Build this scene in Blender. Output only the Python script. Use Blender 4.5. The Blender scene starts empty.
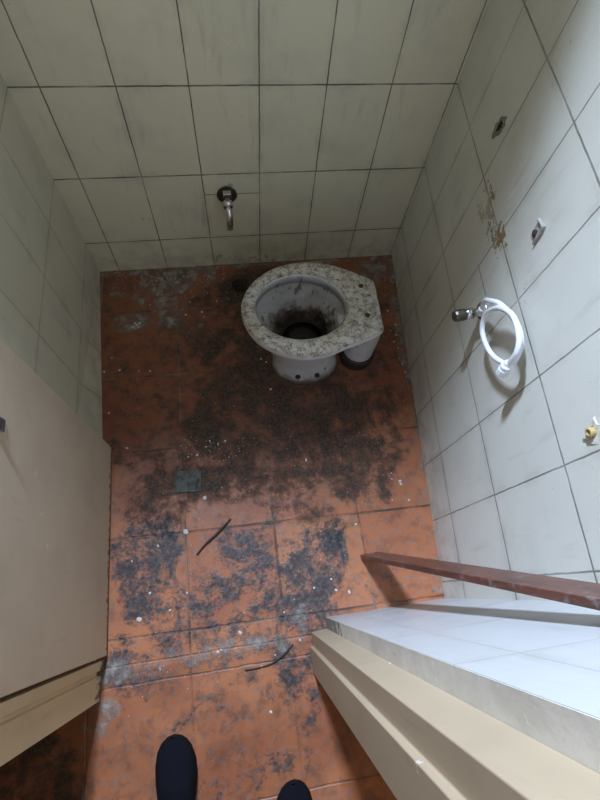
import bpy, bmesh, math, random
from mathutils import Vector, Matrix, noise
random.seed(7)
S = bpy.context.scene
COL = S.collection
PI = math.pi

# ------------------------------------------------------------------ helpers
def obj(name, bm, mat=None, parent=None, smooth=False, bevel=0, sub=0, auto=None):
    me = bpy.data.meshes.new(name)
    bm.normal_update()
    bm.to_mesh(me); bm.free()
    o = bpy.data.objects.new(name, me); COL.objects.link(o)
    if mat: me.materials.append(mat)
    if parent: o.parent = parent
    if smooth:
        for p in me.polygons: p.use_smooth = True
    if bevel:
        m = o.modifiers.new('bevel', 'BEVEL'); m.width = bevel; m.segments = 2; m.limit_method = 'ANGLE'
    if sub:
        m = o.modifiers.new('sub', 'SUBSURF'); m.levels = sub; m.render_levels = sub
    return o

def thing(name, label, cat, loc=(0, 0, 0), rotz=0, group=None):
    o = bpy.data.objects.new(name, None); COL.objects.link(o)
    o.empty_display_size = .05
    o.location = loc; o.rotation_euler = (0, 0, rotz)
    o['label'] = label; o['category'] = cat
    if group: o['group'] = group
    return o

def tag(o, label, cat, group=None, kind=None):
    o['label'] = label; o['category'] = cat
    if group: o['group'] = group
    if kind: o['kind'] = kind
    return o

def struct(o, label, cat):
    o['kind'] = 'structure'; o['label'] = label; o['category'] = cat
    return o

def add_box(bm, a, b, mat=None):
    x0, y0, z0 = a; x1, y1, z1 = b
    v = [bm.verts.new(p) for p in ((x0,y0,z0),(x1,y0,z0),(x1,y1,z0),(x0,y1,z0),(x0,y0,z1),(x1,y0,z1),(x1,y1,z1),(x0,y1,z1))]
    for f in ((0,3,2,1),(4,5,6,7),(0,1,5,4),(1,2,6,5),(2,3,7,6),(3,0,4,7)):
        bm.faces.new([v[i] for i in f])
    if mat is not None: bmesh.ops.transform(bm, matrix=mat, verts=v)
    return v

def add_prism(bm, pts, z0, z1):
    lo = [bm.verts.new((x, y, z0)) for x, y in pts]; hi = [bm.verts.new((x, y, z1)) for x, y in pts]
    n = len(pts)
    bm.faces.new(lo[::-1]); bm.faces.new(hi)
    for i in range(n): bm.faces.new((lo[i], lo[(i+1) % n], hi[(i+1) % n], hi[i]))

def loft(bm, rings, cap0=True, cap1=True):
    R = [[bm.verts.new(p) for p in r] for r in rings]
    n = len(R[0])
    for a, b in zip(R, R[1:]):
        for i in range(n): bm.faces.new((a[i], a[(i+1) % n], b[(i+1) % n], b[i]))
    if cap0: bm.faces.new(R[0][::-1])
    if cap1: bm.faces.new(R[-1])

def catmull(pts, n=6, closed=False):
    P = [Vector(p) for p in pts]; out = []; m = len(P)
    for i in range(m if closed else m - 1):
        if closed: p0, p1, p2, p3 = P[i-1], P[i], P[(i+1) % m], P[(i+2) % m]
        else: p0, p1, p2, p3 = P[max(i-1, 0)], P[i], P[i+1], P[min(i+2, m-1)]
        for k in range(n):
            t = k / n
            out.append(.5*((2*p1)+(p2-p0)*t+(2*p0-5*p1+4*p2-p3)*t*t+(3*p1-p0-3*p2+p3)*t**3))
    if not closed: out.append(P[-1])
    return out

def tube(bm, path, rad, n=12, cap=True):
    path = [Vector(p) for p in path]
    if not hasattr(rad, '__len__'): rad = [rad]*len(path)
    t0 = (path[1]-path[0]).normalized()
    up = Vector((0,0,1)) if abs(t0.z) < .9 else Vector((0,1,0))
    u = t0.cross(up).normalized(); rings = []
    for i, p in enumerate(path):
        t = (path[min(i+1, len(path)-1)] - path[max(i-1, 0)]).normalized()
        u = (u - t*u.dot(t)).normalized(); w = t.cross(u)
        rings.append([p + rad[i]*(math.cos(2*PI*k/n)*u + math.sin(2*PI*k/n)*w) for k in range(n)])
    loft(bm, rings, cap, cap)

def lathe(bm, prof, n=20, mat=None):
    vs = []
    rings = [[Vector((r*math.cos(2*PI*k/n), r*math.sin(2*PI*k/n), z)) for k in range(n)] for r, z in prof]
    if mat is not None: rings = [[mat @ p for p in r] for r in rings]
    loft(bm, rings)

def axis_mat(origin, d):
    z = Vector(d).normalized(); q = z.to_track_quat('Z', 'Y')
    return Matrix.Translation(Vector(origin)) @ q.to_matrix().to_4x4()

# ------------------------------------------------------------------ node helper
class N:
    def __init__(s, name):
        s.m = bpy.data.materials.new(name); s.m.use_nodes = True
        s.t = s.m.node_tree; s.t.nodes.clear()
        s.out = s.t.nodes.new('ShaderNodeOutputMaterial'); s.b = s.t.nodes.new('ShaderNodeBsdfPrincipled')
        s.t.links.new(s.b.outputs[0], s.out.inputs[0])
    def link(s, v, sock):
        if hasattr(v, 'is_output'): s.t.links.new(v, sock)
        elif isinstance(v, (tuple, list)):
            sock.default_value = tuple(v) + ((1,) if len(v) == 3 and sock.type == 'RGBA' else ())
        else: sock.default_value = v
    def math(s, op, a, b=0, c=0, clamp=False):
        n = s.t.nodes.new('ShaderNodeMath'); n.operation = op; n.use_clamp = clamp
        for i, v in enumerate((a, b, c)): s.link(v, n.inputs[i])
        return n.outputs[0]
    def add(s, a, b): return s.math('ADD', a, b)
    def sub(s, a, b): return s.math('SUBTRACT', a, b)
    def mul(s, a, b): return s.math('MULTIPLY', a, b)
    def mx(s, a, b): return s.math('MAXIMUM', a, b)
    def mn(s, a, b): return s.math('MINIMUM', a, b)
    def sm(s, v, lo, hi, a=0., b=1.):
        n = s.t.nodes.new('ShaderNodeMapRange'); n.interpolation_type = 'SMOOTHSTEP'
        s.link(v, n.inputs[0])
        for i, q in enumerate((lo, hi, a, b)): n.inputs[i+1].default_value = q
        return n.outputs[0]
    def mix(s, f, a, b):
        n = s.t.nodes.new('ShaderNodeMix'); n.data_type = 'RGBA'
        s.link(f, n.inputs[0]); s.link(a, n.inputs[6]); s.link(b, n.inputs[7])
        return n.outputs[2]
    def uv(s):
        n = s.t.nodes.new('ShaderNodeUVMap'); return n.outputs[0]
    def obj(s):
        n = s.t.nodes.new('ShaderNodeTexCoord'); return n.outputs['Object']
    def sep(s, v):
        n = s.t.nodes.new('ShaderNodeSeparateXYZ'); s.link(v, n.inputs[0]); return n.outputs
    def comb(s, x, y, z=0.):
        n = s.t.nodes.new('ShaderNodeCombineXYZ')
        for i, q in enumerate((x, y, z)): s.link(q, n.inputs[i])
        return n.outputs[0]
    def noise(s, v, scale, detail=4, rough=.55, dist=0., stretch=None):
        if stretch:
            mp = s.t.nodes.new('ShaderNodeMapping'); s.link(v, mp.inputs[0]); mp.inputs[3].default_value = stretch; v = mp.outputs[0]
        n = s.t.nodes.new('ShaderNodeTexNoise'); s.link(v, n.inputs['Vector'])
        n.inputs['Scale'].default_value = scale; n.inputs['Detail'].default_value = detail
        n.inputs['Roughness'].default_value = rough; n.inputs['Distortion'].default_value = dist
        return n.outputs['Fac']
    def voro(s, v, scale, feat='F1'):
        n = s.t.nodes.new('ShaderNodeTexVoronoi'); n.feature = feat; s.link(v, n.inputs['Vector']); n.inputs['Scale'].default_value = scale
        return n.outputs
    def rand(s, v):
        n = s.t.nodes.new('ShaderNodeTexWhiteNoise'); n.noise_dimensions = '2D'; s.link(v, n.inputs['Vector']); return n.outputs['Value']
    def attr(s, nm):
        n = s.t.nodes.new('ShaderNodeAttribute'); n.attribute_name = nm; return n.outputs
    def joint(s, c, off, step, w):
        # distance to the nearest grid line -> 1 on the joint, 0 off it
        f = s.math('FRACT', s.math('DIVIDE', s.sub(c, off), step))
        d = s.mul(s.mn(f, s.sub(1., f)), step)
        return s.sm(d, w*.5, w*1.1, 1., 0.)
    def cell(s, c, off, step): return s.math('FLOOR', s.math('DIVIDE', s.sub(c, off), step))
    def blob(s, u, v, cu, cv, ru, rv):
        a = s.math('DIVIDE', s.sub(u, cu), ru); b = s.math('DIVIDE', s.sub(v, cv), rv)
        d = s.math('SQRT', s.add(s.mul(a, a), s.mul(b, b)))
        return s.sm(d, 0., 1., 1., 0.)
    def bump(s, h, strength=.3, dist=.004):
        n = s.t.nodes.new('ShaderNodeBump'); n.inputs['Strength'].default_value = strength; n.inputs['Distance'].default_value = dist
        s.link(h, n.inputs['Height']); s.t.links.new(n.outputs[0], s.b.inputs['Normal'])
    def fin(s, col, rough=.5, metal=0., spec=.5):
        s.link(col, s.b.inputs['Base Color']); s.link(rough, s.b.inputs['Roughness']); s.link(metal, s.b.inputs['Metallic'])
        s.b.inputs['Specular IOR Level'].default_value = spec
        return s.m

TW, TH, Z0 = .2, .297, .1678       # wall tile pitch and height of the first horizontal joint

def wall_tile(name, u0, seg=None, stains=(), joint_dark=.92, tint=(.67, .645, .56)):
    n = N(name); uv = n.uv(); o = n.sep(uv); u, v = o[0], o[1]
    w = n.noise(uv, 30, 2); u_ = n.add(u, n.mul(n.sub(w, .5), .003))
    ju = n.joint(u_, u0, TW, .0023); jv = n.joint(n.add(v, n.mul(n.sub(w, .5), .003)), Z0, TH, .0028)
    j = n.mx(ju, jv)
    if seg:                                              # one cut joint: (axis, at, from, to)
        for ax, at, a, b in seg:
            p, q = (v, u) if ax == 'h' else (u, v)
            l = n.sm(n.math('ABSOLUTE', n.sub(p, at)), .001, .0025, 1., 0.)
            inside = n.mul(n.sm(q, a-.002, a, 0., 1.), n.sm(q, b, b+.002, 1., 0.))
            j = n.mx(j, n.mul(l, inside))
    rnd = n.rand(n.comb(n.cell(u, u0, TW), n.cell(v, Z0, TH)))
    big = n.noise(uv, 5, 4, .6); streak = n.noise(uv, 9, 5, .6, .4, (3., .55, 1.)); fine = n.noise(uv, 60, 3)
    col = n.mix(n.mul(rnd, .25), tint, tuple(c*.86 for c in tint))
    col = n.mix(n.sm(big, .45, .75, 0., .28), col, (.42, .40, .32))
    col = n.mix(n.sm(streak, .55, .8, 0., .35), col, (.33, .31, .25))
    # greasy film beside the joints
    near = n.mx(n.joint(u, u0, TW, .018), n.joint(v, Z0, TH, .02))
    col = n.mix(n.mul(near, n.sm(big, .4, .7, 0., .22)), col, (.3, .28, .22))
    # grime that rises from the floor
    foot = n.mul(n.sm(v, 0., .2, 1., 0.), n.sm(n.noise(uv, 14, 4), .35, .7))
    col = n.mix(n.mul(foot, .45), col, (.22, .19, .14))
    speck = n.sm(n.noise(uv, 90, 2, .5), .74, .78, 0., .6)
    col = n.mix(speck, col, (.2, .17, .13))
    jd = n.mul(j, n.sm(n.noise(uv, 8, 3), .25, .6, .45, 1.))
    col = n.mix(n.mul(jd, joint_dark), col, (.07, .06, .045))
    for cu, cv, ru, rv, scale, lo, c, k in stains:
        e = n.mul(n.sub(1., n.blob(u, v, cu, cv, ru, rv)), .42)
        mk = n.sm(n.sub(n.noise(uv, scale, 5, .65), e), lo, lo+.06, 0., k)
        col = n.mix(mk, col, c)
    n.bump(n.add(n.mul(j, -1.), n.mul(fine, .08)), .35, .003)
    return n.fin(col, n.sm(big, .3, .8, .3, .55), 0., .45)

RIGHT_K = .096
MW_BACK = wall_tile('tile_back', .0813, [('h', .380, .481, .681)],
    stains=[(.563, .40, .075, .075, 30, .40, (.16, .13, .08), .55), (.65, .03, .7, .12, 25, .50, (.2, .16, .11), .6),
            (.25, .28, .12, .07, 60, .56, (.2, .17, .13), .6), (.36, .22, .09, .06, 60, .54, (.2, .17, .13), .6)], tint=(.73, .675, .50))
MW_RIGHT = wall_tile('tile_right', .193, [('h', .64, .585, .69)],
    stains=[(.50, .74, .24, .13, 32, .45, (.26, .20, .10), .55), (.60, .76, .12, .10, 60, .41, (.24, .14, .035), .9), (.56, .735, .17, .10, 80, .50, (.05, .038, .025), .9),
            (.46, .775, .13, .022, 70, .44, (.13, .10, .055), .85), (.345, .88, .06, .05, 40, .45, (.2, .18, .13), .5),
            (1.10, .60, .4, .3, 75, .66, (.15, .14, .14), .7), (.80, .78, .2, .15, 85, .57, (.2, .18, .17), .6), (.95, .74, .3, .2, 70, .62, (.22, .2, .2), .6)], joint_dark=.72)
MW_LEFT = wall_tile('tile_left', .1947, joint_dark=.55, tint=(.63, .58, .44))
MW_FRONT = wall_tile('tile_front', .02, joint_dark=.13, tint=(.55, .545, .53))

def plain(name, c, rough=.6, metal=0., var=.2, scale=20, dark=None, spec=.5, bump=0.):
    n = N(name); co = n.obj(); a = n.noise(co, scale, 5, .6); dark = dark or tuple(x*.5 for x in c)
    col = n.mix(n.sm(a, .4, .75, 0., var), c, dark)
    if bump: n.bump(a, bump, .003)
    return n.fin(col, rough, metal, spec)

def paint(name, c, foot=.25, edge=(.05, .04, .03)):
    n = N(name); co = n.obj(); o = n.sep(co)
    a = n.noise(co, 7, 5, .6); b = n.noise(co, 55, 4, .65); s = n.noise(co, 14, 4, .6, .3, (4., 4., .5))
    col = n.mix(n.sm(a, .4, .75, 0., .35), c, tuple(x*.72 for x in c))
    col = n.mix(n.sm(s, .58, .8, 0., .3), col, (.28, .24, .19))
    col = n.mix(n.sm(b, .70, .76, 0., .5), col, (.17, .13, .09))
    col = n.mix(n.sm(n.noise(co, 33, 3, .6), .72, .75, 0., .7), col, (.8, .78, .72))
    rot = n.sm(n.add(n.sm(o[2], 0., foot, 1., 0.), n.mul(n.sub(b, .5), 1.3)), .8, 1.0)
    col = n.mix(n.mul(rot, .92), col, edge)
    n.bump(n.add(n.mul(rot, -1.), n.mul(b, .3)), .25, .003)
    return n.fin(col, .55)

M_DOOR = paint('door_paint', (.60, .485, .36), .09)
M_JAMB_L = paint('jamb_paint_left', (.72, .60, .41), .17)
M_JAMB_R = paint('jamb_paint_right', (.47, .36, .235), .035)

def plaster_mat():
    n = N('chipped_plaster'); co = n.obj(); o = n.sep(co)
    a = n.noise(co, 30, 6, .7); b = n.noise(co, 8, 4, .6); z = o[2]
    col = n.mix(n.sm(b, .4, .7), (.70, .65, .56), (.56, .51, .43))
    m = n.sm(n.add(n.sm(z, .0, .55, .4, 0.), a), .66, .74)
    col = n.mix(n.mul(m, .8), col, (.13, .12, .10))
    col = n.mix(n.sm(n.noise(co, 70, 3), .66, .7, 0., .8), col, (.75, .74, .7))
    n.bump(a, .3, .003)
    return n.fin(col, .85)
M_PLASTER = plaster_mat()
M_HALLWALL = plain('hall_plaster', (.45, .38, .28), .8)
M_CEIL = plain('ceiling_plaster', (.55, .54, .49), .9)

# ------------------------------------------------------------------ floor
XG, YG, TF = .012, -.213, .3
def floor_mat():
    n = N('terracotta_tiles'); co = n.obj(); o = n.sep(co); x, y = o[0], o[1]
    wob = n.mul(n.sub(n.noise(co, 12, 3), .5), .008)
    yy = n.add(n.add(y, wob), n.mul(x, .02)); xx = n.add(x, wob)
    jx = n.joint(xx, XG, TF, .0038); jy = n.joint(yy, YG, TF, .0042)
    hall = n.sm(y, -1.47, -1.45, 1., 0.)
    j = n.mx(n.mul(jx, n.sub(1., n.mul(hall, .5))), n.mul(jy, n.sub(1., hall)))
    for at, k in ((-1.488, .7), (-1.541, .8), (-1.872, .6)):     # the laid strips of the threshold and the hall tiles
        j = n.mx(j, n.mul(n.sm(n.math('ABSOLUTE', n.sub(n.add(y, wob), at)), .001, .004, 1., 0.), k))
    rnd = n.rand(n.comb(n.cell(xx, XG, TF), n.cell(yy, YG, TF)))
    A = n.attr('dirt'); S3 = n.sep(A['Vector']); soot, blue, dust = S3[0], S3[1], S3[2]
    a = n.noise(co, 6, 5, .6); b = n.noise(co, 22, 6, .68); c = n.noise(co, 90, 4, .65); cl = n.noise(co, 3.2, 3, .5)
    col = n.mix(rnd, (.44, .150, .062), (.53, .205, .088))
    col = n.mix(n.sm(a, .42, .72, 0., .55), col, (.28, .075, .033))
    col = n.mix(n.sm(cl, .5, .75, 0., .45), col, (.55, .21, .085))
    col = n.mix(n.sm(c, .58, .7, 0., .35), col, (.17, .06, .035))
    # thin worn film of dirt everywhere
    col = n.mix(n.sm(b, .46, .66, 0., .5), col, (.13, .075, .055))
    col = n.mix(n.sm(n.noise(co, 45, 5, .75), .50, .64, 0., .55), col, (.27, .21, .18))
    film_shade = n.sm(n.add(n.attr('film_shade')['Fac'], n.mul(n.sub(n.noise(co, 5, 5, .6, .8), .5), .9)), .1, .9)  # dirt film and painted shade, broken up by noise
    col = n.mix(n.mul(film_shade, .66), col, n.mix(n.sm(b, .35, .65), (.16, .042, .022), (.08, .030, .019)))
    # joints, partly filled with pale mortar, partly black
    jc = n.mix(n.sm(n.noise(co, 4, 2), .45, .6), (.05, .04, .033), (.25, .19, .15))
    col = n.mix(n.mul(j, n.sm(n.noise(co, 6, 4), .38, .62, .08, .9)), col, jc)
    # deposits: coarse masks torn up by noise
    big = n.noise(co, 9, 5, .65, .6)
    br = n.add(n.add(n.mul(n.sub(b, .5), 1.6), n.mul(n.sub(c, .5), 1.2)), n.mul(n.sub(big, .5), 2.6))
    ms = n.sm(n.add(soot, br), .26, 1.12)
    sootc = n.mix(n.sm(c, .4, .65), (.036, .027, .021), (.105, .073, .052))
    col = n.mix(n.mul(ms, .93), col, sootc)
    mb = n.sm(n.add(blue, br), .34, 1.05)
    bluec = n.mix(n.sm(n.noise(co, 55, 4, .7), .4, .68), (.026, .025, .027), (.105, .095, .092))
    col = n.mix(n.mul(mb, .93), col, bluec)
    md = n.sm(n.add(n.add(dust, n.mul(n.sub(b, .5), 1.1)), n.mul(n.sub(big, .5), 2.2)), .38, 1.0)
    dustc = n.mix(n.sm(b, .42, .66), (.15, .115, .09), (.40, .36, .31))
    col = n.mix(n.mul(md, .85), col, dustc)
    sp = n.sm(n.voro(co, 130)['Distance'], .06, .14, 1., 0.)
    sp = n.mul(sp, n.sm(n.noise(co, 20, 2), .57, .62))
    col = n.mix(n.mul(sp, .75), col, (.52, .47, .41))
    h = n.add(n.add(n.mul(j, -1.2), n.mul(n.mx(ms, mb), n.mul(c, .5))), n.add(n.mul(md, .6), n.mul(b, .25)))
    n.bump(h, .5, .004)
    r = n.add(n.sm(n.mx(ms, md), 0., 1., .42, .85), n.mul(n.sub(a, .5), .25))
    return n.fin(col, r, 0., .4)
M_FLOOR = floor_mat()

SOOT_SHADE = [(.826,-.81,.22,.95),(.65,-.665,.24,.95),(.77,-.656,.22,1.),(1.01,-.87,.14,.9),(.93,-.97,.13,.85),(.41,-.85,.17,.85),(.50,-.93,.16,.8),
        (.90,-.72,.18,.95),(.23,-1.0,.14,.75),(.30,-.92,.13,.8),(.72,-.95,.16,.75),(.60,-.82,.15,.85),(.74,-1.07,.10,.7),(.62,-.45,.22,.85),(.52,-.62,.18,.7),
        (.45,-.35,.22,.62),(.70,-.25,.30,.75),(1.02,-.72,.13,.85),(1.13,-.52,.10,.6),(.2,-.75,.16,.4),(.582,-.125,.085,1.2),(.95,-1.02,.09,.7),
        (.36,-1.06,.08,.5),(.56,-1.03,.10,.55),(.15,-.42,.2,.32),(.3,-.62,.2,.4),(1.05,-.3,.16,.55),(.85,-1.08,.12,.45),(.66,-1.12,.05,.7),
        (.80,-1.115,.14,.5),(-.12,-1.75,.16,.85),(.06,-.80,.06,.5)]  # the hall corner blob is painted shade
BLUE = [(.195,-1.16,.11,.85),(.20,-1.26,.10,.8),(.715,-1.30,.11,.95),(.795,-1.225,.07,.9),(.515,-1.29,.15,.72),(.412,-1.345,.13,.75),(.657,-1.47,.13,.75),
        (.26,-1.33,.14,.6),(.56,-1.42,.15,.75),(.42,-1.44,.14,.6),(.66,-1.37,.12,.85),(.70,-1.21,.06,.8),(.60,-1.20,.07,.55),(.46,-1.21,.07,.6),(.22,-1.47,.14,.6),
        (.13,-1.51,.09,.7),(.63,-1.56,.08,.8),(.45,-1.58,.14,.35),(.3,-1.66,.12,.38),(.5,-1.72,.16,.42),(.62,-1.66,.1,.36),(.4,-1.82,.16,.3),(.72,-1.42,.06,.8)]
DUST = [(.28,-.07,.12,.75),(.15,-.27,.07,.75),(.27,-.22,.10,.6),(.40,-.05,.09,.7),(.10,-.10,.08,.5),(.2,-.19,.07,.6),(1.2,-.45,.05,.5),(.33,-.28,.09,.4),(1.2,-.08,.09,.7),
        (1.19,-1.12,.05,.6),(1.10,-1.12,.05,.4),(.05,-1.62,.05,.7),(.68,-1.45,.05,.5)]
def bl(L, x, y):
    s = 0
    for cx, cy, r, k in L:
        d = (x-cx)**2 + (y-cy)**2
        R2 = r*r*1.7
        if d < R2:
            t = 1 - d/R2; s = max(s, k*min(1, t*t*(3-2*t)*1.35))
    return s
def build_floor():
    bm = bmesh.new(); x0, x1, y0, y1, st = -.7, 1.7, -2.6, .02, .012
    nx = int((x1-x0)/st)+1; ny = int((y1-y0)/st)+1
    V = []; att = []; fil = []
    for iy in range(ny):
        y = y0 + iy*st
        for ix in range(nx):
            x = x0 + ix*st
            q = Vector((x*5, y*5, 3.1)); wx = x + .05*noise.noise(q); wy = y + .05*noise.noise(q + Vector((7, 3, 0)))
            d = math.hypot(x-.582, (y+.115)); z = 0.
            if d < .03: z = -.07*(1-(d/.03)**2)**.5
            V.append(bm.verts.new((x, y, z)))
            s = bl(SOOT_SHADE, wx, wy); b = bl(BLUE, wx, wy); u = bl(DUST, wx, wy)
            if -1.43 < y < 0:
                xr = 1.29 + RIGHT_K*y
                u = max(u, .95*max(0, 1-abs(y)/.055), 1.15*max(0, 1-abs(xr-x)/.055)*(1 if y > -.65 else .6), .4*max(0, 1-abs(x)/.03))
                s = max(s, .30*max(0., min(1., (y+1.0)/.8)))
            if x < .68:
                u = max(u, .72*max(0, 1-abs(y+1.495+.01*math.sin(x*9))/.065))
                b = max(b, .45*max(0, 1-abs(y+1.50)/.055))
            f = .85*max(0., min(1., (y+1.10+.10*math.sin(x*3))/.35))  # back of the room: dirt film with its dimness painted in
            if x < .26: f = max(f, .55*max(0., min(1., (y+1.35)/.4)))  # shade of the open door leaf painted along its foot
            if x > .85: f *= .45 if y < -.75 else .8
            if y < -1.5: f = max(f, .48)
            if y < -1.55 and x < .04: f = .75  # shade left of the doorway painted onto the hall floor
            fil.append(f); att.append((s, b, u))
    for iy in range(ny-1):
        for ix in range(nx-1):
            k = iy*nx+ix; bm.faces.new((V[k], V[k+1], V[k+nx+1], V[k+nx]))
    # a slab below, so the floor has depth
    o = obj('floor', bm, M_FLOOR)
    a = o.data.attributes.new('dirt', 'FLOAT_VECTOR', 'POINT')
    for i, v in enumerate(att): a.data[i].vector = v
    a = o.data.attributes.new('film_shade', 'FLOAT', 'POINT')
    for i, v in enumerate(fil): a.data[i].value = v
    struct(o, 'orange terracotta tile floor blackened with soot and dirt', 'floor')
build_floor()

# ------------------------------------------------------------------ walls (quads with u = metres along, v = height)
def quad_obj(name, quads, mat, label, cat='wall', reveal=None):
    bm = bmesh.new(); L = bm.loops.layers.uv.new('UVMap')
    for q in quads:
        f = bm.faces.new([bm.verts.new(p[:3]) for p in q])
        for lp, p in zip(f.loops, q): lp[L].uv = (p[3], p[4])
    bmesh.ops.remove_doubles(bm, verts=bm.verts, dist=1e-5)
    bmesh.ops.recalc_face_normals(bm, faces=bm.faces)
    o = obj(name, bm, mat)
    if reveal:
        o.data.materials.append(reveal)
        for p in o.data.polygons:
            if abs(p.normal.y) < .5: p.material_index = 1
    return struct(o, label, cat)

H = 3.1
WX0, WX1, WZ0, WZ1, WD = .08, .54, 2.26, 2.94, .27       # window opening in the back wall
def wall_grid(xs, zs, hole, P, depth):
    """a wall slab on a grid of cells, one cell may be a hole. P(u, d, z) -> point"""
    Q = []
    for i in range(len(xs)-1):
        for k in range(len(zs)-1):
            if (i, k) == hole: continue
            a, b, c, d = xs[i], xs[i+1], zs[k], zs[k+1]
            for dd in (0, depth):
                Q.append([P(a,dd,c)+(a,c), P(b,dd,c)+(b,c), P(b,dd,d)+(b,d), P(a,dd,d)+(a,d)])
    def side(u0, z0, u1, z1): Q.append([P(u0,0,z0)+(u0,z0), P(u1,0,z1)+(u1,z1), P(u1,depth,z1)+(u1,z1), P(u0,depth,z0)+(u0,z0)])
    side(xs[0],zs[0],xs[-1],zs[0]); side(xs[0],zs[-1],xs[-1],zs[-1]); side(xs[0],zs[0],xs[0],zs[-1]); side(xs[-1],zs[0],xs[-1],zs[-1])
    if hole:
        a, b, c, d = xs[hole[0]], xs[hole[0]+1], zs[hole[1]], zs[hole[1]+1]
        side(a,c,b,c); side(a,d,b,d); side(a,c,a,d); side(b,c,b,d)
    return Q
quad_obj('wall_back', wall_grid([-.15, WX0, WX1, 1.45], [-.1, WZ0, WZ1, H], (1, 1), lambda u, d, z: (u, d, z), WD), MW_BACK,
         'cream tiled back wall behind the toilet', reveal=plain('bare_cement', (.16, .15, .135), .95))
quad_obj('wall_left', wall_grid([0, .8, 1.56], [-.1, 0, Z0, H], None, lambda u, d, z: (-d + (.034*min(1, u/.8) if z <= 0 else 0), -u, z), .15), MW_LEFT, 'cream tiled left wall behind the open door')
quad_obj('wall_right', wall_grid([0, 1.46], [-.1, H], None, lambda u, d, z: (1.29 - RIGHT_K*u + d, -u, z), .15), MW_RIGHT,
         'cream tiled right wall with the hose, lit on its near half')
def fy(u): return -1.444
quad_obj('wall_front', wall_grid([.744, 1.32], [-.1, H], None, lambda u, d, z: (u, fy(u) - d, z), .165), MW_FRONT,
         'white tiled front wall beside the doorway')
bm = bmesh.new(); add_box(bm, (.7425, -1.588, 0), (.7438, -1.4445, 2.1))
struct(obj('trim_1', bm, M_PLASTER), 'chipped plaster edge of the front wall', 'trim')
bm = bmesh.new(); add_box(bm, (-.75, -1.585, -.1), (.0, -1.43, H)); add_box(bm, (0, -1.585, 2.06), (.742, -1.43, H)); add_box(bm, (1.32, -1.6, -.1), (1.75, -1.45, H)); add_box(bm, (-.72, -2.7, -.1), (-.62, -1.585, H)); add_box(bm, (-.72, -2.7, -.1), (1.3, -2.6, H))  # side and end hall walls are unseen, added to block world light
struct(obj('wall_hall_blockers', bm, M_HALLWALL), 'plastered wall around the doorway, with unseen hall walls added to block light', 'wall')
bm = bmesh.new(); add_box(bm, (-.2, -1.6, H), (1.5, .3, H+.1)); add_box(bm, (-.72, -2.7, H), (1.3, -1.6, H+.1)); struct(obj('ceiling', bm, M_CEIL), 'plain ceiling of the washroom, with an unseen piece added over the hall', 'ceiling')  # unseen hall piece added to cut world light from above

# door frame: extruded rebated profiles
bm = bmesh.new(); add_prism(bm, [(.7425,-1.476),(.691,-1.479),(.691,-1.518),(.681,-1.519),(.681,-1.592),(.7425,-1.592)], 0, 2.06)
struct(obj('trim_2', bm, M_JAMB_R, bevel=.0015), 'pale painted door jamb on the right of the doorway', 'door frame')
bm = bmesh.new(); add_prism(bm, [(0,-1.462),(.060,-1.462),(.060,-1.486),(.046,-1.489),(.046,-1.499),(.052,-1.501),(.050,-1.567),(0,-1.569)], 0.012, 2.06)
struct(obj('trim_3', bm, M_JAMB_L, bevel=.0015), 'beige painted door jamb behind the hinged edge of the door', 'door frame')
bm = bmesh.new(); add_box(bm, (.053, -1.585, 2.02), (.681, -1.48, 2.058))
struct(obj('trim_4', bm, M_JAMB_L, bevel=.0015), 'beige head of the door frame', 'door frame')

# window frame in the back wall
bm = bmesh.new()
for a, b in (((WX0,.19,WZ0),(WX1,.235,WZ0+.03)), ((WX0,.19,WZ1-.03),(WX1,.235,WZ1)), ((WX0,.19,WZ0+.03),(WX0+.03,.235,WZ1-.03)), ((WX1-.03,.19,WZ0+.03),(WX1,.235,WZ1-.03))):
    add_box(bm, a, b)
struct(obj('window_1', bm, plain('window_paint', (.5, .48, .42)), bevel=.002), 'small high window opening in the back wall', 'window')

# door leaf
d = bpy.data.objects.new('door_1', None); COL.objects.link(d); d.location = (.049, -1.455, 0)
struct(d, 'beige painted door leaf standing open along the left wall', 'door')
bm = bmesh.new(); add_box(bm, (-.019, .003, .012), (.019, .662, 1.99)); obj('leaf', bm, M_DOOR, d, bevel=.002)
M_STEEL = plain('dull_steel', (.42, .43, .44), .35, .9, .4, 30)
bm = bmesh.new(); add_box(bm, (.019, .474, .712), (.023, .500, .80)); pl = obj('handle_plate', bm, M_STEEL, d, bevel=.002)
bm = bmesh.new(); lathe(bm, [(.006,.0),(.008,.004),(.008,.009),(.005,.011),(.001,.0115)], 14, axis_mat((.023,.488,.765), (1,0,0))); obj('handle', bm, M_STEEL, d, smooth=True)
M_RUST_ = plain('rusted_hinge', (.10, .07, .045), .8, .2, .6, 60)
for z in (.78, 1.75):
    bm = bmesh.new(); tube(bm, [(.019,-.002,z),(.019,-.002,z+.09)], .006, 10); obj('hinge', bm, M_RUST_, d, smooth=True)

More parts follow.
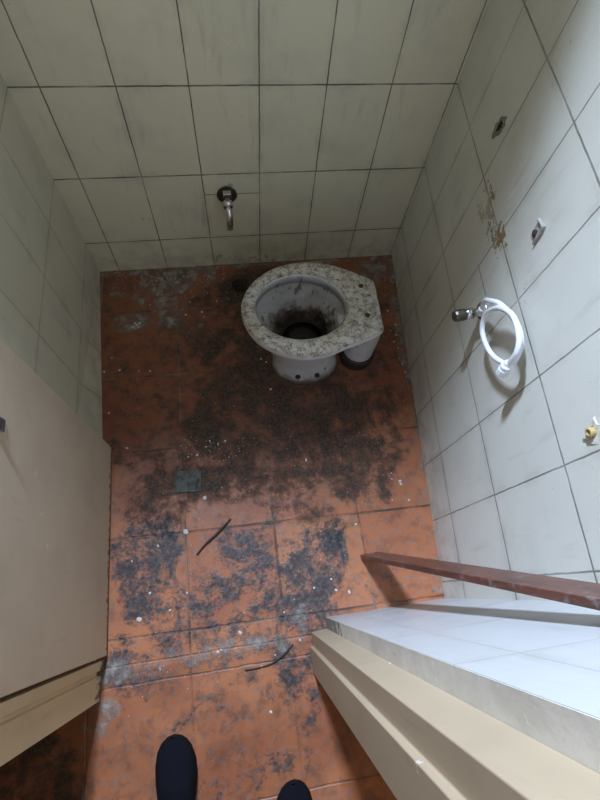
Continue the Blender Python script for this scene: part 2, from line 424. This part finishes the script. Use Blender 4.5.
# ------------------------------------------------------------------ toilet
def porcelain(name, dusty, sludge=False):
    n = N(name); co = n.obj(); o = n.sep(co)
    a = n.noise(co, 16, 5, .65); b = n.noise(co, 75, 4, .7); c = n.noise(co, 140, 3, .6)
    col = n.mix(n.sm(a, .4, .7, 0., .4), (.66, .65, .64), (.44, .41, .37))
    clean = col
    if dusty:
        col = n.mix(n.sm(a, .36, .62, .5, .95), col, (.47, .41, .32))
        col = n.mix(n.sm(n.noise(co, 42, 5, .72), .46, .58, 0., .85), col, (.25, .20, .14))
        col = n.mix(n.sm(c, .52, .64, 0., .6), col, (.72, .69, .61))
        col = n.mix(n.sm(n.noise(co, 60, 5, .75), .54, .62, 0., .85), col, (.10, .075, .05))
        col = n.mix(n.sm(n.noise(co, 24, 4, .6), .60, .64, 0., .4), col, (.70, .69, .66))
        col = n.mix(n.sm(n.add(o[2], n.mul(n.sub(a, .5), .02)), .380, .394), clean, col)
    else:
        col = n.mix(n.sm(b, .62, .72, 0., .6), col, (.22, .16, .11))
        col = n.mix(n.sm(n.noise(co, 40, 2), .70, .73, 0., .9), col, (.06, .045, .035))
    if sludge:
        ins = n.sm(n.sep(n.attr('inside')['Vector'])[0], .3, .7)
        col = n.mix(n.mul(n.mul(ins, n.sm(o[2], .340, .348, 1., .15)), n.sm(n.noise(co, 13, 5, .65), .3, .7, .25, .75)), col, (.36, .31, .26))
        col = n.mix(n.mul(ins, n.sm(n.noise(co, 34, 4, .7, 0., (1., 1., .4)), .57, .66, 0., .8)), col, (.12, .075, .045))
        col = n.mix(n.mul(ins, n.sm(n.math('ABSOLUTE', n.sub(o[2], .344)), .002, .005, .8, 0.)), col, (.08, .07, .06))
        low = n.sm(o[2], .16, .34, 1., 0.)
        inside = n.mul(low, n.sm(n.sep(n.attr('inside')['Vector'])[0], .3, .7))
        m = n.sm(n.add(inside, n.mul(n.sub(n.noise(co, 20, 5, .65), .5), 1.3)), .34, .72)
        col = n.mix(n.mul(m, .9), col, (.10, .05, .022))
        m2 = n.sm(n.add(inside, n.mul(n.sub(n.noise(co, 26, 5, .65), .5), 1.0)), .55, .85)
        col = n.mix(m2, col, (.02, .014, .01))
        ft = n.sm(n.add(n.sm(o[2], 0., .1, 1., 0.), n.mul(n.sub(a, .5), 1.4)), .5, 1.0, 0., .75)
        col = n.mix(ft, col, (.16, .12, .09))
    n.bump(n.add(n.mul(b, .6), n.mul(c, .4)), .6 if dusty else .1, .003)
    return n.fin(col, .8 if dusty else .28, 0., .4)
M_RIM = porcelain('rim_crust', True); M_BOWL = porcelain('bowl_ceramic', False, True); M_OUT = porcelain('outlet_ceramic', False)

T = thing('toilet', 'white ceramic toilet bowl without seat, rim crusted with dirt, by the back wall', 'toilet', (.785, -.518, 0))
NR = 72
def resample(pts, n=NR):
    """closed outline -> n points at equal polar angle about (0,0)"""
    out = []; m = len(pts)
    for k in range(n):
        th = 2*PI*k/n; dx, dy = math.cos(th), math.sin(th); best = None
        for i in range(m):
            ax, ay = pts[i][:2]; bx, by = pts[(i+1) % m][:2]
            ex, ey = bx-ax, by-ay; den = dx*ey - dy*ex
            if abs(den) < 1e-12: continue
            t = (ax*ey - ay*ex)/den; s = (ax*dy - ay*dx)/den
            if t > 0 and -1e-6 <= s <= 1+1e-6: best = max(best or 0, t)
        out.append((best*dx, best*dy))
    return out
def ell(cx, cy, a, b, n=NR):
    return [(cx+a*math.cos(2*PI*k/n), cy+b*math.sin(2*PI*k/n)) for k in range(n)]
front = [(.10,.160),(.03,.175),(-.04,.172),(-.11,.150),(-.175,.10),(-.212,.03),(-.212,-.035),(-.178,-.105),(-.115,-.155),(-.04,-.180),(.03,-.178),(.10,-.155)]
arc = [tuple(p)[:2] for p in catmull([(x, y, 0) for x, y in front], 6)]
OUT = resample(arc + [(.165,-.136),(.222,-.116),(.231,-.108),(.238,.078),(.232,.088),(.165,.128)])
INN = ell(-.022, .004, .150, .126)
def lerp(A, B, t): return [(a[0]*(1-t)+b[0]*t, a[1]*(1-t)+b[1]*t) for a, b in zip(A, B)]
def scl(A, s): return [(x*s, y*s) for x, y in A]
def ring(A, z): return [(x, y, z) for x, y in A]
# rim: closed band, outer skirt -> rounded top -> inner lip
under = lerp(OUT, INN, .35)
rim_rings = [ring(scl(OUT,.93),.352), ring(scl(OUT,.985),.362), ring(OUT,.376), ring(OUT,.393), ring(lerp(OUT,INN,.06),.400), ring(lerp(OUT,INN,.5),.403),
             ring(lerp(OUT,INN,.93),.400), ring(INN,.396), ring(lerp(INN,OUT,.05),.388)]
bm = bmesh.new()
loft(bm, rim_rings + [rim_rings[0]], False, False); bmesh.ops.remove_doubles(bm, verts=bm.verts, dist=1e-5)
rim = obj('rim', bm, M_RIM, T, smooth=True); rim['label'] = 'flat rim and rear deck coated in crusty brown dirt'
# body
body = [ring(ell(.024,.0,.132,.094),0), ring(ell(.022,.0,.128,.090),.03), ring(ell(.01,0,.118,.08),.09), ring(ell(0,0,.125,.09),.17), ring(ell(-.006,0,.155,.118),.25),
        ring(ell(-.012,0,.185,.150),.32), ring(ell(-.012,0,.196,.163),.352), ring(ell(-.018,.002,.180,.152),.372), ring(ell(-.020,.003,.160,.134),.388)]
inner = [ring(ell(-.022,.004,.150,.126),.393), ring(ell(-.022,.004,.149,.125),.386), ring(ell(-.022,.004,.149,.125),.352), ring(ell(-.022,.004,.160,.136),.352), ring(ell(-.022,.004,.160,.136),.344), ring(ell(-.020,.004,.148,.126),.315), ring(ell(-.012,.006,.122,.105),.26), ring(ell(-.004,.008,.092,.08),.215), ring(ell(0,.01,.07,.06),.19),
         ring(ell(0,.01,.03,.03),.18)]
bm = bmesh.new(); loft(bm, body + inner)
bo = obj('bowl', bm, M_BOWL, T, smooth=True)
at = bo.data.attributes.new('inside', 'FLOAT_VECTOR', 'POINT')
for i in range(len(bo.data.vertices)): at.data[i].vector = (1. if i >= NR*len(body) else 0., 0, 0)
M_SLUDGE = plain('black_sludge', (.014, .010, .008), .25, 0, .4, 30, (.03, .018, .01), bump=.4)
bm = bmesh.new(); loft(bm, [ring(ell(0,.01,.078,.068),.192), ring(ell(0,.01,.04,.035),.195), ring(ell(0,.01,.004,.004),.195)]); s = obj('sludge', bm, M_SLUDGE, T, smooth=True)
s['label'] = 'black sludge standing in the bowl'
# outlet with its rubber collar
bm = bmesh.new(); tube(bm, catmull([(.135,0,.27),(.16,-.002,.285),(.19,-.004,.29),(.222,.004,.255),(.234,.010,.19),(.236,.012,.11),(.236,.012,.045)], 6), [.045]*6+[.060]*31, 24)
obj('outlet_pipe', bm, M_OUT, T, smooth=True)
bm = bmesh.new(); lathe(bm, [(.056,.0),(.066,.0),(.070,.018),(.069,.050),(.064,.060),(.056,.060)], 28, Matrix.Translation((.236,.012,0)))
g = obj('collar', bm, plain('black_rubber', (.028, .025, .023), .7, 0, .5, 40, (.07, .055, .04)), T, smooth=True); g['label'] = 'black rubber collar round the outlet'
M_RUST = plain('rusted_iron', (.055, .035, .022), .85, 0, .6, 60, (.02, .014, .01), bump=.3)
for bx, by in ((-.020, -.086), (.055, -.086), (-.020, .086), (.055, .086)):
    bm = bmesh.new(); lathe(bm, [(.010,0),(.0105,.006),(.007,.009),(.002,.010)], 10, axis_mat((bx, by*.965, .055), (0, math.copysign(1, by), .35))); obj('bolt_hole_stud', bm, M_RUST, T, smooth=True)  # dark studs standing in for the bolt holes in the foot
for by in (.06, -.055):
    bm = bmesh.new(); lathe(bm, [(.008,.398),(.0085,.4035),(.003,.4045)], 10, Matrix.Translation((.185, by, 0))); obj('seat_hole_stud', bm, M_RUST, T)  # dark plugs standing in for the seat holes in the deck

# ------------------------------------------------------------------ tap on the back wall
M_CHROME = plain('worn_chrome', (.72, .73, .73), .22, 1., .35, 50, (.2, .19, .17))
M_IRON = plain('tarnished_brass', (.16, .145, .12), .4, .85, .6, 60, (.06, .05, .04))
t = thing('wall_tap', 'small chrome tap with a hooked spout on the tiled back wall', 'tap', (.562, 0, .378))
bm = bmesh.new(); lathe(bm, [(.036,0),(.037,.004),(.030,.007),(.024,.004)], 24, axis_mat((0,0,0),(0,-1,0))); f = obj('flange', bm, M_RUST, t, smooth=True); f['label'] = 'rusted ring round the tap'
bm = bmesh.new(); tube(bm, [(0,.002,0),(0,-.03,0),(0,-.033,0),(0,-.06,0)], [.013,.013,.017,.017], 14); obj('body', bm, M_CHROME, t, smooth=True)
bm = bmesh.new(); tube(bm, catmull([(0,-.045,-.008),(.001,-.064,-.014),(.002,-.076,-.032),(.001,-.082,-.060),(.0,-.086,-.080)], 5), [.012]*8+[.013]*8+[.0115]*5, 14); obj('spout', bm, M_CHROME, t, smooth=True)
bm = bmesh.new(); tube(bm, [(0,-.045,.012),(0,-.045,.03)], .008, 10); add_box(bm, (-.014,-.055,.030),(.014,-.035,.050)); obj('handle', bm, M_CHROME, t, bevel=.002)

# ------------------------------------------------------------------ angle valve and hose on the right wall
A = math.atan2(RIGHT_K, 1)
wn = Vector((-math.cos(A), -math.sin(A), 0))              # right wall's inward normal
def on_right(u, z, dd=0): return Vector((1.29-RIGHT_K*u, -u, z)) + wn*dd
v = thing('angle_valve', 'dark chrome angle valve on the right wall holding the white hose', 'valve', on_right(.722, .61), 0)
def tobase(p): return Vector(p) - on_right(.722, .61)
bm = bmesh.new(); lathe(bm, [(.026,0),(.027,.003),(.020,.007),(.012,.008)], 20, axis_mat((0,0,0), wn)); obj('flange', bm, M_CHROME, v, smooth=True)
bm = bmesh.new(); lathe(bm, [(.011,.004),(.011,.03),(.015,.032),(.015,.052),(.012,.054)], 16, axis_mat((0,0,0), wn)); obj('body', bm, M_CHROME, v, smooth=True)
bm = bmesh.new(); lathe(bm, [(.010,.05),(.0135,.054),(.0165,.058),(.0165,.082),(.0135,.087),(.004,.088)], 10, axis_mat((0,0,0), wn)); obj('handle', bm, M_IRON, v)
bm = bmesh.new(); tube(bm, [wn*.036, wn*.036+Vector((0,-.012,.02)), Vector((1.190,-.745,.650))-on_right(.722,.61)], [.009,.0095,.009], 12); obj('outlet', bm, M_CHROME, v, smooth=True)
hp = [(1.190,-.745,.650),(1.180,-.742,.690),(1.168,-.767,.728),(1.171,-.795,.754),(1.175,-.843,.774),(1.174,-.890,.781),(1.167,-.928,.769),(1.162,-.943,.735),(1.161,-.927,.706),(1.165,-.885,.669),
      (1.169,-.839,.652),(1.171,-.800,.657),(1.170,-.782,.693),(1.165,-.802,.748),(1.159,-.841,.790),(1.155,-.877,.805),(1.152,-.915,.801),(1.149,-.939,.782),(1.149,-.946,.753),(1.149,-.946,.736)]
M_HOSE = plain('white_plastic', (.80, .80, .82), .35, 0, .15, 12)
hs = thing('shower_hose', 'looped white plastic hose hanging from the valve on the right wall', 'hose', hp[0])
b0 = Vector(hp[0])
bm = bmesh.new(); tube(bm, [p-b0 for p in catmull(hp, 6)], .0066, 14); obj('tube', bm, M_HOSE, hs, smooth=True)
e = Vector(hp[-1]); dr = (Vector(hp[-1])-Vector(hp[-2])).normalized()
dr = (dr + Vector((0,-.35,-.4))).normalized()
bm = bmesh.new(); lathe(bm, [(.0085,-.008),(.010,0),(.0135,.004),(.0135,.012),(.0125,.013),(.0145,.015),(.0145,.031),(.011,.032)], 12, axis_mat(e-b0, dr)); obj('end_nut', bm, M_HOSE, hs, bevel=.0008)
bm = bmesh.new(); lathe(bm, [(.010,-.012),(.010,.010),(.008,.012)], 12, axis_mat((0,0,0), Vector(hp[1])-b0)); obj('inlet_nut', bm, M_HOSE, hs, bevel=.0008)

# bracket and plugs on the right wall
Rm = lambda u, z: Matrix.Translation(on_right(u, z)) @ Matrix(((0, wn.x, 0, 0), (0, wn.y, 0, 0), (0, 0, 1, 0), (0, 0, 0, 1)))
def wall_frame(u, z):
    x = Vector((-math.sin(A), -math.cos(A), 0)) if False else Vector((-RIGHT_K, -1, 0)).normalized()
    zz = Vector((0,0,1)); m = Matrix.Identity(4)
    for i in range(3): m[i][0] = x[i]; m[i][1] = zz[i]; m[i][2] = wn[i]
    m.translation = on_right(u, z); return m
M_WHITE = plain('yellowed_plastic', (.62, .59, .50), .5, 0, .5, 60, (.3, .26, .19))
M_BRK = plain('dirty_white_metal', (.5, .48, .43), .5, .1, .7, 70, (.14, .12, .09))
b = thing('wall_bracket', 'small white metal bracket with a rusty screw, above the hose on the right wall', 'bracket', on_right(.703, .888))
b.matrix_world = wall_frame(.703, .888) @ Matrix.Rotation(math.radians(14), 4, 'Z')
bm = bmesh.new(); add_box(bm, (-.014,-.024,0),(.014,.024,.003)); add_box(bm, (.010,-.024,.003),(.014,.024,.010)); add_box(bm, (-.014,.020,.003),(.010,.024,.008)); obj('plate', bm, M_BRK, b, bevel=.001)
bm = bmesh.new(); lathe(bm, [(.0085,.003),(.0085,.007),(.005,.009),(.001,.0095)], 12, Matrix.Translation((-.002,-.006,0))); obj('screw', bm, M_RUST, b)
h = thing('wall_plug', 'broken dark plug hole high on the right wall near the corner', 'wall plug', on_right(.348, .875))
h.matrix_world = wall_frame(.348, .875) @ Matrix.Rotation(math.radians(-12), 4, 'Z')
def ragged(r0, r1, z0, z1, n=16, sx=.6):
    ra = [r0*(1+.25*random.uniform(-1,1)) for _ in range(n)]
    P = lambda s, z: [(sx*s*ra[k]*math.cos(2*PI*k/n), s*ra[k]*math.sin(2*PI*k/n), z) for k in range(n)]
    return [P(1.15, 0), P(1., z1), P(r1, z1*.8), P(r1*.9, z0)]
bm = bmesh.new(); loft(bm, ragged(.030, .62, .0005, .004)); obj('rim', bm, plain('broken_grout', (.24, .21, .15), .9, 0, .6, 70), h)
bm = bmesh.new(); lathe(bm, [(.016,.0008),(.016,.0012),(.001,.0014)], 14, Matrix.Scale(.55, 4, (1,0,0))); obj('socket', bm, plain('dark_hole', (.02, .017, .013), .9), h)
p = thing('wall_plug', 'yellowish plastic plug stub on the bright right wall, at the photo edge', 'wall plug', on_right(1.157, .865))
p.matrix_world = wall_frame(1.157, .865)
bm = bmesh.new(); lathe(bm, [(.009,0),(.009,.010),(.006,.012),(.006,.005),(.001,.004)], 12); obj('sleeve', bm, plain('ochre_plastic', (.5, .38, .16), .5), p)
bm = bmesh.new(); loft(bm, ragged(.022, .5, .0005, .003, 14, 1.)); obj('rim', bm, M_WHITE, p)

# ------------------------------------------------------------------ leaning brown slat
n_ = N('brown_varnish'); co = n_.obj(); aa = n_.noise(co, 10, 5, .65, .5, (6., 6., .6)); bb = n_.noise(co, 40, 4, .7)
c_ = n_.mix(n_.sm(aa, .35, .7), (.135, .046, .028), (.070, .025, .017)); c_ = n_.mix(n_.sm(bb, .54, .70, 0., .6), c_, (.24, .19, .19))
n_.bump(aa, .3, .002); M_SLAT = n_.fin(c_, .33)
sl = thing('wooden_slat', 'brown varnished wooden slat leaning in the right corner by the doorway', 'slat', (.925, -1.276, 0))
foot = Vector((0, 0, 0)); top = Vector((.072, -.150, 1.10))
ax = top.normalized(); side = Vector((.065, .002, 0)); side = (side - ax*side.dot(ax)).normalized(); th = ax.cross(side).normalized()
m = Matrix.Identity(4)
for i in range(3): m[i][0] = side[i]; m[i][1] = th[i]; m[i][2] = ax[i]
bm = bmesh.new(); add_box(bm, (-.034, -.007, .004), (.034, .007, 1.17), m); obj('board', bm, M_SLAT, sl, bevel=.002)
for k in (.10, .22):
    bm = bmesh.new(); lathe(bm, [(.003,0),(.003,.004),(.001,.005)], 8, m @ axis_mat((-.022+k*.1, .006, .03+k*.05), (0,1,0))); obj('nail', bm, M_STEEL, sl)

# ------------------------------------------------------------------ floor things
dr_ = thing('floor_drain', 'small square grey floor drain grate in the dirty tiles left of centre', 'drain', (.328, -.947, 0), math.radians(-4))
M_GRATE = plain('dull_grate', (.12, .125, .10), .7, .2, .95, 45, (.030, .024, .018), bump=.4)
bm = bmesh.new(); w = .045; hgt = .038
for a, b_ in (((-w,-hgt,0),(w,-hgt+.006,.005)),((-w,hgt-.006,0),(w,hgt,.005)),((-w,-hgt+.006,0),(-w+.006,hgt-.006,.005)),((w-.006,-hgt+.006,0),(w,hgt-.006,.005))): add_box(bm, a, b_)
obj('frame', bm, M_GRATE, dr_, bevel=.0008)
bm = bmesh.new(); add_box(bm, (-w+.006,-hgt+.006,.0005),(w-.006,hgt-.006,.0025))
for k in range(6): x = -w+.012+k*.0132; add_box(bm, (x-.003,-hgt+.006,.0025),(x+.003,hgt-.006,.0042))
add_box(bm, (-w+.006,-.002,.0025),(w-.006,.002,.0044)); obj('grating', bm, M_GRATE, dr_)

M_TWIG = plain('dark_wood', (.045, .028, .02), .7, 0, .5, 60)
bm = bmesh.new(); tube(bm, catmull([(.347,-1.198,.004),(.375,-1.170,.005),(.418,-1.138,.006),(.467,-1.095,.004)], 5), [.003]*6+[.0042]*6+[.0032]*4, 8)
tag(obj('stick', bm, M_TWIG, smooth=True), 'thin dark stick lying on the floor below the drain', 'stick')
bm = bmesh.new(); tube(bm, catmull([(.474,-1.553,.003),(.515,-1.553,.003),(.558,-1.547,.004),(.598,-1.528,.004),(.629,-1.505,.003)], 6), .0022, 8)
tag(obj('wire', bm, M_TWIG, smooth=True), 'curved black wire on the threshold tiles at the foot of the right jamb', 'wire')

# flakes of paint and plaster
M_FLAKE = plain('paint_flake', (.66, .63, .57), .8, 0, .4, 80)
M_CRUMB = plain('mortar', (.36, .32, .27), .95, 0, .6, 90, bump=.5)
def flake_mesh(seed, th=.35):
    r = random.Random(seed); bm = bmesh.new(); n = 7
    ra = [r.uniform(.55, 1.1) for _ in range(n)]
    P = lambda s, z: [(s*ra[k]*math.cos(2*PI*k/n), s*ra[k]*math.sin(2*PI*k/n), z*(1+.3*r.uniform(-1,1))) for k in range(n)]
    loft(bm, [P(.9, 0.), P(1., th*.5), P(.6, th)])
    me = bpy.data.meshes.new('flake'); bm.normal_update(); bm.to_mesh(me); bm.free(); return me
protos = [flake_mesh(i) for i in range(5)]; crumbs = [flake_mesh(i+20, 1.1) for i in range(5)]
for me in protos: me.materials.append(M_FLAKE)
for me in crumbs: me.materials.append(M_CRUMB)
def put(name, me, x, y, r, label, cat, group=None):
    o = bpy.data.objects.new(name, me); COL.objects.link(o); o.location = (x, y, 0); o.scale = (r, r*random.uniform(.6, 1), min(r, .004) if me in protos else r*.8)
    o.rotation_euler = (0, 0, random.uniform(0, 6.28)); tag(o, label, cat, group); return o
put('paint_flake', protos[0], .314, -1.119, .011, 'largest white paint flake, at the tile joint beside the thin dark stick', 'flake')
put('paint_flake', protos[1], .383, -1.012, .009, 'white paint flake lying just below the square drain', 'flake')
put('paint_flake', protos[2], .756, -.918, .007, 'lone white flake in the middle of the sooty patch in front of the toilet', 'flake')
put('paint_flake', protos[3], .159, -1.365, .011, 'white flake near the foot of the hinged side of the door', 'flake')
for L, lab, grp in (
    ([(.349,-.248),(.415,-.239),(.422,-.264),(.48,-.189),(.368,-.185),(.205,-.187)], 'white paint flake on the brown floor left of the toilet, near the back wall', 'flakes by the back wall'),
    ([(.153,-.279),(.137,-.288),(.165,-.271),(.146,-.27),(.16,-.292)], 'white flake in the small heap on the floor near the left wall', 'flakes in the heap by the left wall'),
    ([(.089,-.479),(.16,-.49),(.202,-.494),(.052,-.655),(.118,-.798),(.03,-.481),(.058,-.423)], 'small white flake on the floor along the left wall', 'flakes along the left wall'),
    ([(.413,-.805),(.442,-.82),(.468,-.811),(.364,-.853),(.398,-.826),(.478,-.874),(.332,-.857)], 'tiny white flake in the cluster above the drain', 'flakes above the drain'),
    ([(1.063,-1.004),(1.061,-1.026),(1.09,-1.037),(1.091,-1.048),(1.045,-1.101),(1.107,-1.109)], 'white flake on the clean orange tile by the right wall', 'flakes by the right wall'),
    ([(1.225,-.374),(1.215,-.424),(1.198,-.456),(1.209,-.486),(1.202,-.533),(1.205,-.30),(1.195,-.40),(1.214,-.60),(1.21,-.56)], 'pale mortar flake on the floor between the toilet and the right wall', 'flakes between toilet and right wall'),
    ([(.834,-1.381),(.781,-1.333),(.898,-1.168),(.792,-1.369),(.72,-1.352)], 'white flake on the tile beside the foot of the leaning slat', 'flakes by the slat'),
    ([(.137,-1.189),(.309,-1.31),(.193,-1.294),(.221,-1.153),(.254,-1.353)], 'white flake on the dark stained tiles beside the door', 'flakes by the door'),
    ([(.405,-1.488),(.396,-1.492),(.526,-1.553),(.54,-1.673),(.613,-1.41),(.468,-1.447),(.653,-1.497),(.57,-1.526)], 'white flake on the threshold tiles in the doorway', 'flakes in the doorway'),
    ([(.636,-.483),(.654,-.498),(.66,-.62)], 'small white flake on the sooty floor at the foot of the toilet', 'flakes at the toilet foot')):
    for x, y in L:
        put('paint_flake', random.choice(protos), x, y, random.uniform(.0035, .0068), lab, 'flake', grp)
for i in range(16):
    x = [.29,.31,.33,.27,.36,.40,.43,.24,.22,.18,.35,.38,.45,.30,.26,.33][i]
    put('mortar_crumb', random.choice(crumbs), x+random.uniform(-.01,.01), -.025-random.uniform(0,.045), random.uniform(.004,.010), 'grey mortar crumb in the rubble along the foot of the back wall', 'crumb', 'mortar crumbs by the back wall')
# grit: nobody could count it
bm = bmesh.new(); rg = random.Random(3)
def grain(x, y, r):
    c = Vector((x, y, r*.4)); top_ = bm.verts.new(c+Vector((0,0,r*.6)))
    rr = [bm.verts.new((x+r*rg.uniform(.6,1.1)*math.cos(k*PI/2+.4), y+r*rg.uniform(.6,1.1)*math.sin(k*PI/2+.4), 0)) for k in range(4)]
    for k in range(4): bm.faces.new((rr[k], rr[(k+1)%4], top_))
for i in range(700):
    k = rg.random()
    if k < .30: x, y = rg.uniform(.05, .55), -abs(rg.gauss(0, .09))-.015
    elif k < .5: y = -rg.uniform(.1, .75); x = 1.29+RIGHT_K*y-.012-abs(rg.gauss(0, .03))
    elif k < .62: x, y = rg.gauss(.43, .07), rg.gauss(-.83, .03)
    elif k < .72: x, y = rg.uniform(.1, .66), rg.gauss(-1.5, .05)
    else: x, y = rg.uniform(.09, 1.1), -rg.uniform(.1, 1.4)
    if math.hypot((x-.79)/.17, (y+.518)/.12) < 1 or math.hypot(x-1.02, y+.526) < .09 or math.hypot(x-.582, y+.115) < .04: continue
    if y < -1.40 and (x < .10 or x > .66): continue
    if x < .1 and y < -.78: continue
    grain(x, y, rg.uniform(.0009, .0024))
g = obj('grit', bm, M_FLAKE); tag(g, 'fine pale grit scattered over the dirty floor tiles', 'grit', kind='stuff')

# ------------------------------------------------------------------ shoes of the person taking the picture
M_SHOE = plain('black_suede', (.006, .0065, .010), .95, 0, .3, 60, spec=.15); M_SOLE = plain('black_rubber_sole', (.006, .006, .007), .8, spec=.2); M_IN = plain('shoe_lining', (.02, .02, .022), .9)
def shoe(x, y, rz, label, mir):
    t = thing('shoe', label, 'shoe', (x, y, 0), rz)
    # toe at local +y = 0, heel at -0.285
    st = [(0.,.004),(-.004,.020),(-.014,.034),(-.032,.046),(-.06,.0535),(-.095,.054),(-.14,.047),(-.19,.040),(-.235,.039),(-.265,.034),(-.280,.021),(-.285,.006)]
    def cx(yy): return mir*(.010*math.sin(min(1, -yy/.28)*PI) - .004)
    L = [(cx(yy)-w, yy) for yy, w in st]; Rr = [(cx(yy)+w, yy) for yy, w in st][::-1]
    O = L + Rr
    bm = bmesh.new(); loft(bm, [[(a, b2, 0) for a, b2 in O], [(a*1.02, b2, .006) for a, b2 in O], [(a*1.02, b2, .022) for a, b2 in O], [(a*.97, b2*.99-.001, .025) for a, b2 in O]])
    obj('sole', bm, M_SOLE, t, smooth=True)
    # upper: cross sections along the foot
    def top(yy):
        q = -yy; return [(.0,.030),(.03,.048),(.07,.060),(.11,.078),(.15,.098),(.2,.098),(.26,.100),(.285,.096)], q
    def hgt(yy):
        P, q = top(yy)
        for (a, ha), (b2, hb) in zip(P, P[1:]):
            if q <= b2: return ha+(hb-ha)*(q-a)/(b2-a)
        return P[-1][1]
    rings = []
    for yy, w in [(s[0], s[1]) for s in st]:
        h = hgt(yy); c = cx(yy); w2 = w*.96; n = 13; r = []
        for k in range(n):
            a = PI*k/(n-1); zz = .022 + (h-.022)*math.sin(a)**.75
            r.append((c - w2*math.copysign(abs(math.cos(a))**.8, math.cos(a)), yy*.985-.002, zz))
        rings.append(r)
    bm = bmesh.new(); V = [[bm.verts.new(p) for p in r] for r in rings]; n = 13
    for i in range(len(V)-1):
        for k in range(n-1):
            yy = (st[i][0]+st[i+1][0])/2
            if -.265 < yy < -.135 and 3 <= k <= 8: continue     # the opening for the foot
            bm.faces.new((V[i][k], V[i][k+1], V[i+1][k+1], V[i+1][k]))
    bm.faces.new(V[0]); bm.faces.new(V[-1][::-1])
    u = obj('upper', bm, M_SHOE, t, smooth=True); sdm = u.modifiers.new('thick', 'SOLIDIFY'); sdm.thickness = .003; sdm.offset = -1
    bm = bmesh.new(); loft(bm, [[(a*.9, b2*.96-.006, .026) for a, b2 in O], [(a*.86, b2*.95-.007, .03) for a, b2 in O]]); obj('insole', bm, M_IN, t)
    bm = bmesh.new(); add_box(bm, (cx(-.11)-.018, -.150, .079), (cx(-.11)+.018, -.105, .083), Matrix.Rotation(0, 4, 'X')); obj('tongue', bm, M_SHOE, t, bevel=.0015)
shoe(.262, -1.683, math.radians(-1), 'black slip-on shoe at the bottom of the photo, the one nearer the door', 1)
shoe(.580, -1.843, math.radians(1), 'black shoe of which only the toe shows at the bottom edge', -1)

# ------------------------------------------------------------------ light, world, camera
w = bpy.data.worlds.new('world'); S.world = w; w.use_nodes = True
w.node_tree.nodes['Background'].inputs[0].default_value = (1., .77, .48, 1); w.node_tree.nodes['Background'].inputs[1].default_value = .40
L = bpy.data.lights.new('window_daylight', 'AREA'); L.shape = 'RECTANGLE'; L.size = .30; L.size_y = .045; L.energy = 55; L.spread = math.radians(110); L.color = (.585, .735, 1.)
lo = bpy.data.objects.new('window_daylight', L); COL.objects.link(lo); lo.location = (.30, .22, 2.695)
lo.rotation_euler = Vector((.35, -.72, -1.0)).to_track_quat('-Z', 'Y').to_euler()

cam = bpy.data.cameras.new('camera'); cam.sensor_fit = 'VERTICAL'; cam.sensor_height = 24; cam.lens = 450.338/800*24; cam.clip_start = .01
co_ = bpy.data.objects.new('camera', cam); COL.objects.link(co_); S.camera = co_
R = ((0.9873039641333947, 0.09620627682480622, -0.12639317507678602), (-0.13787156295791833, 0.9141895962210183, -0.3811152244253574), (0.07888164890532584, 0.3937026964561795, 0.9158471220707181))
M4 = Matrix.Identity(4)
for i in range(3):
    for k in range(3): M4[i][k] = R[i][k]
M4.translation = (0.5455983519791302, -1.345270402564923, 1.6058381005598148)
co_.matrix_world = M4
S.view_settings.view_transform = 'Standard'; S.view_settings.look = 'None'; S.view_settings.exposure = .13; S.view_settings.gamma = 1
S.view_settings.use_curve_mapping = False
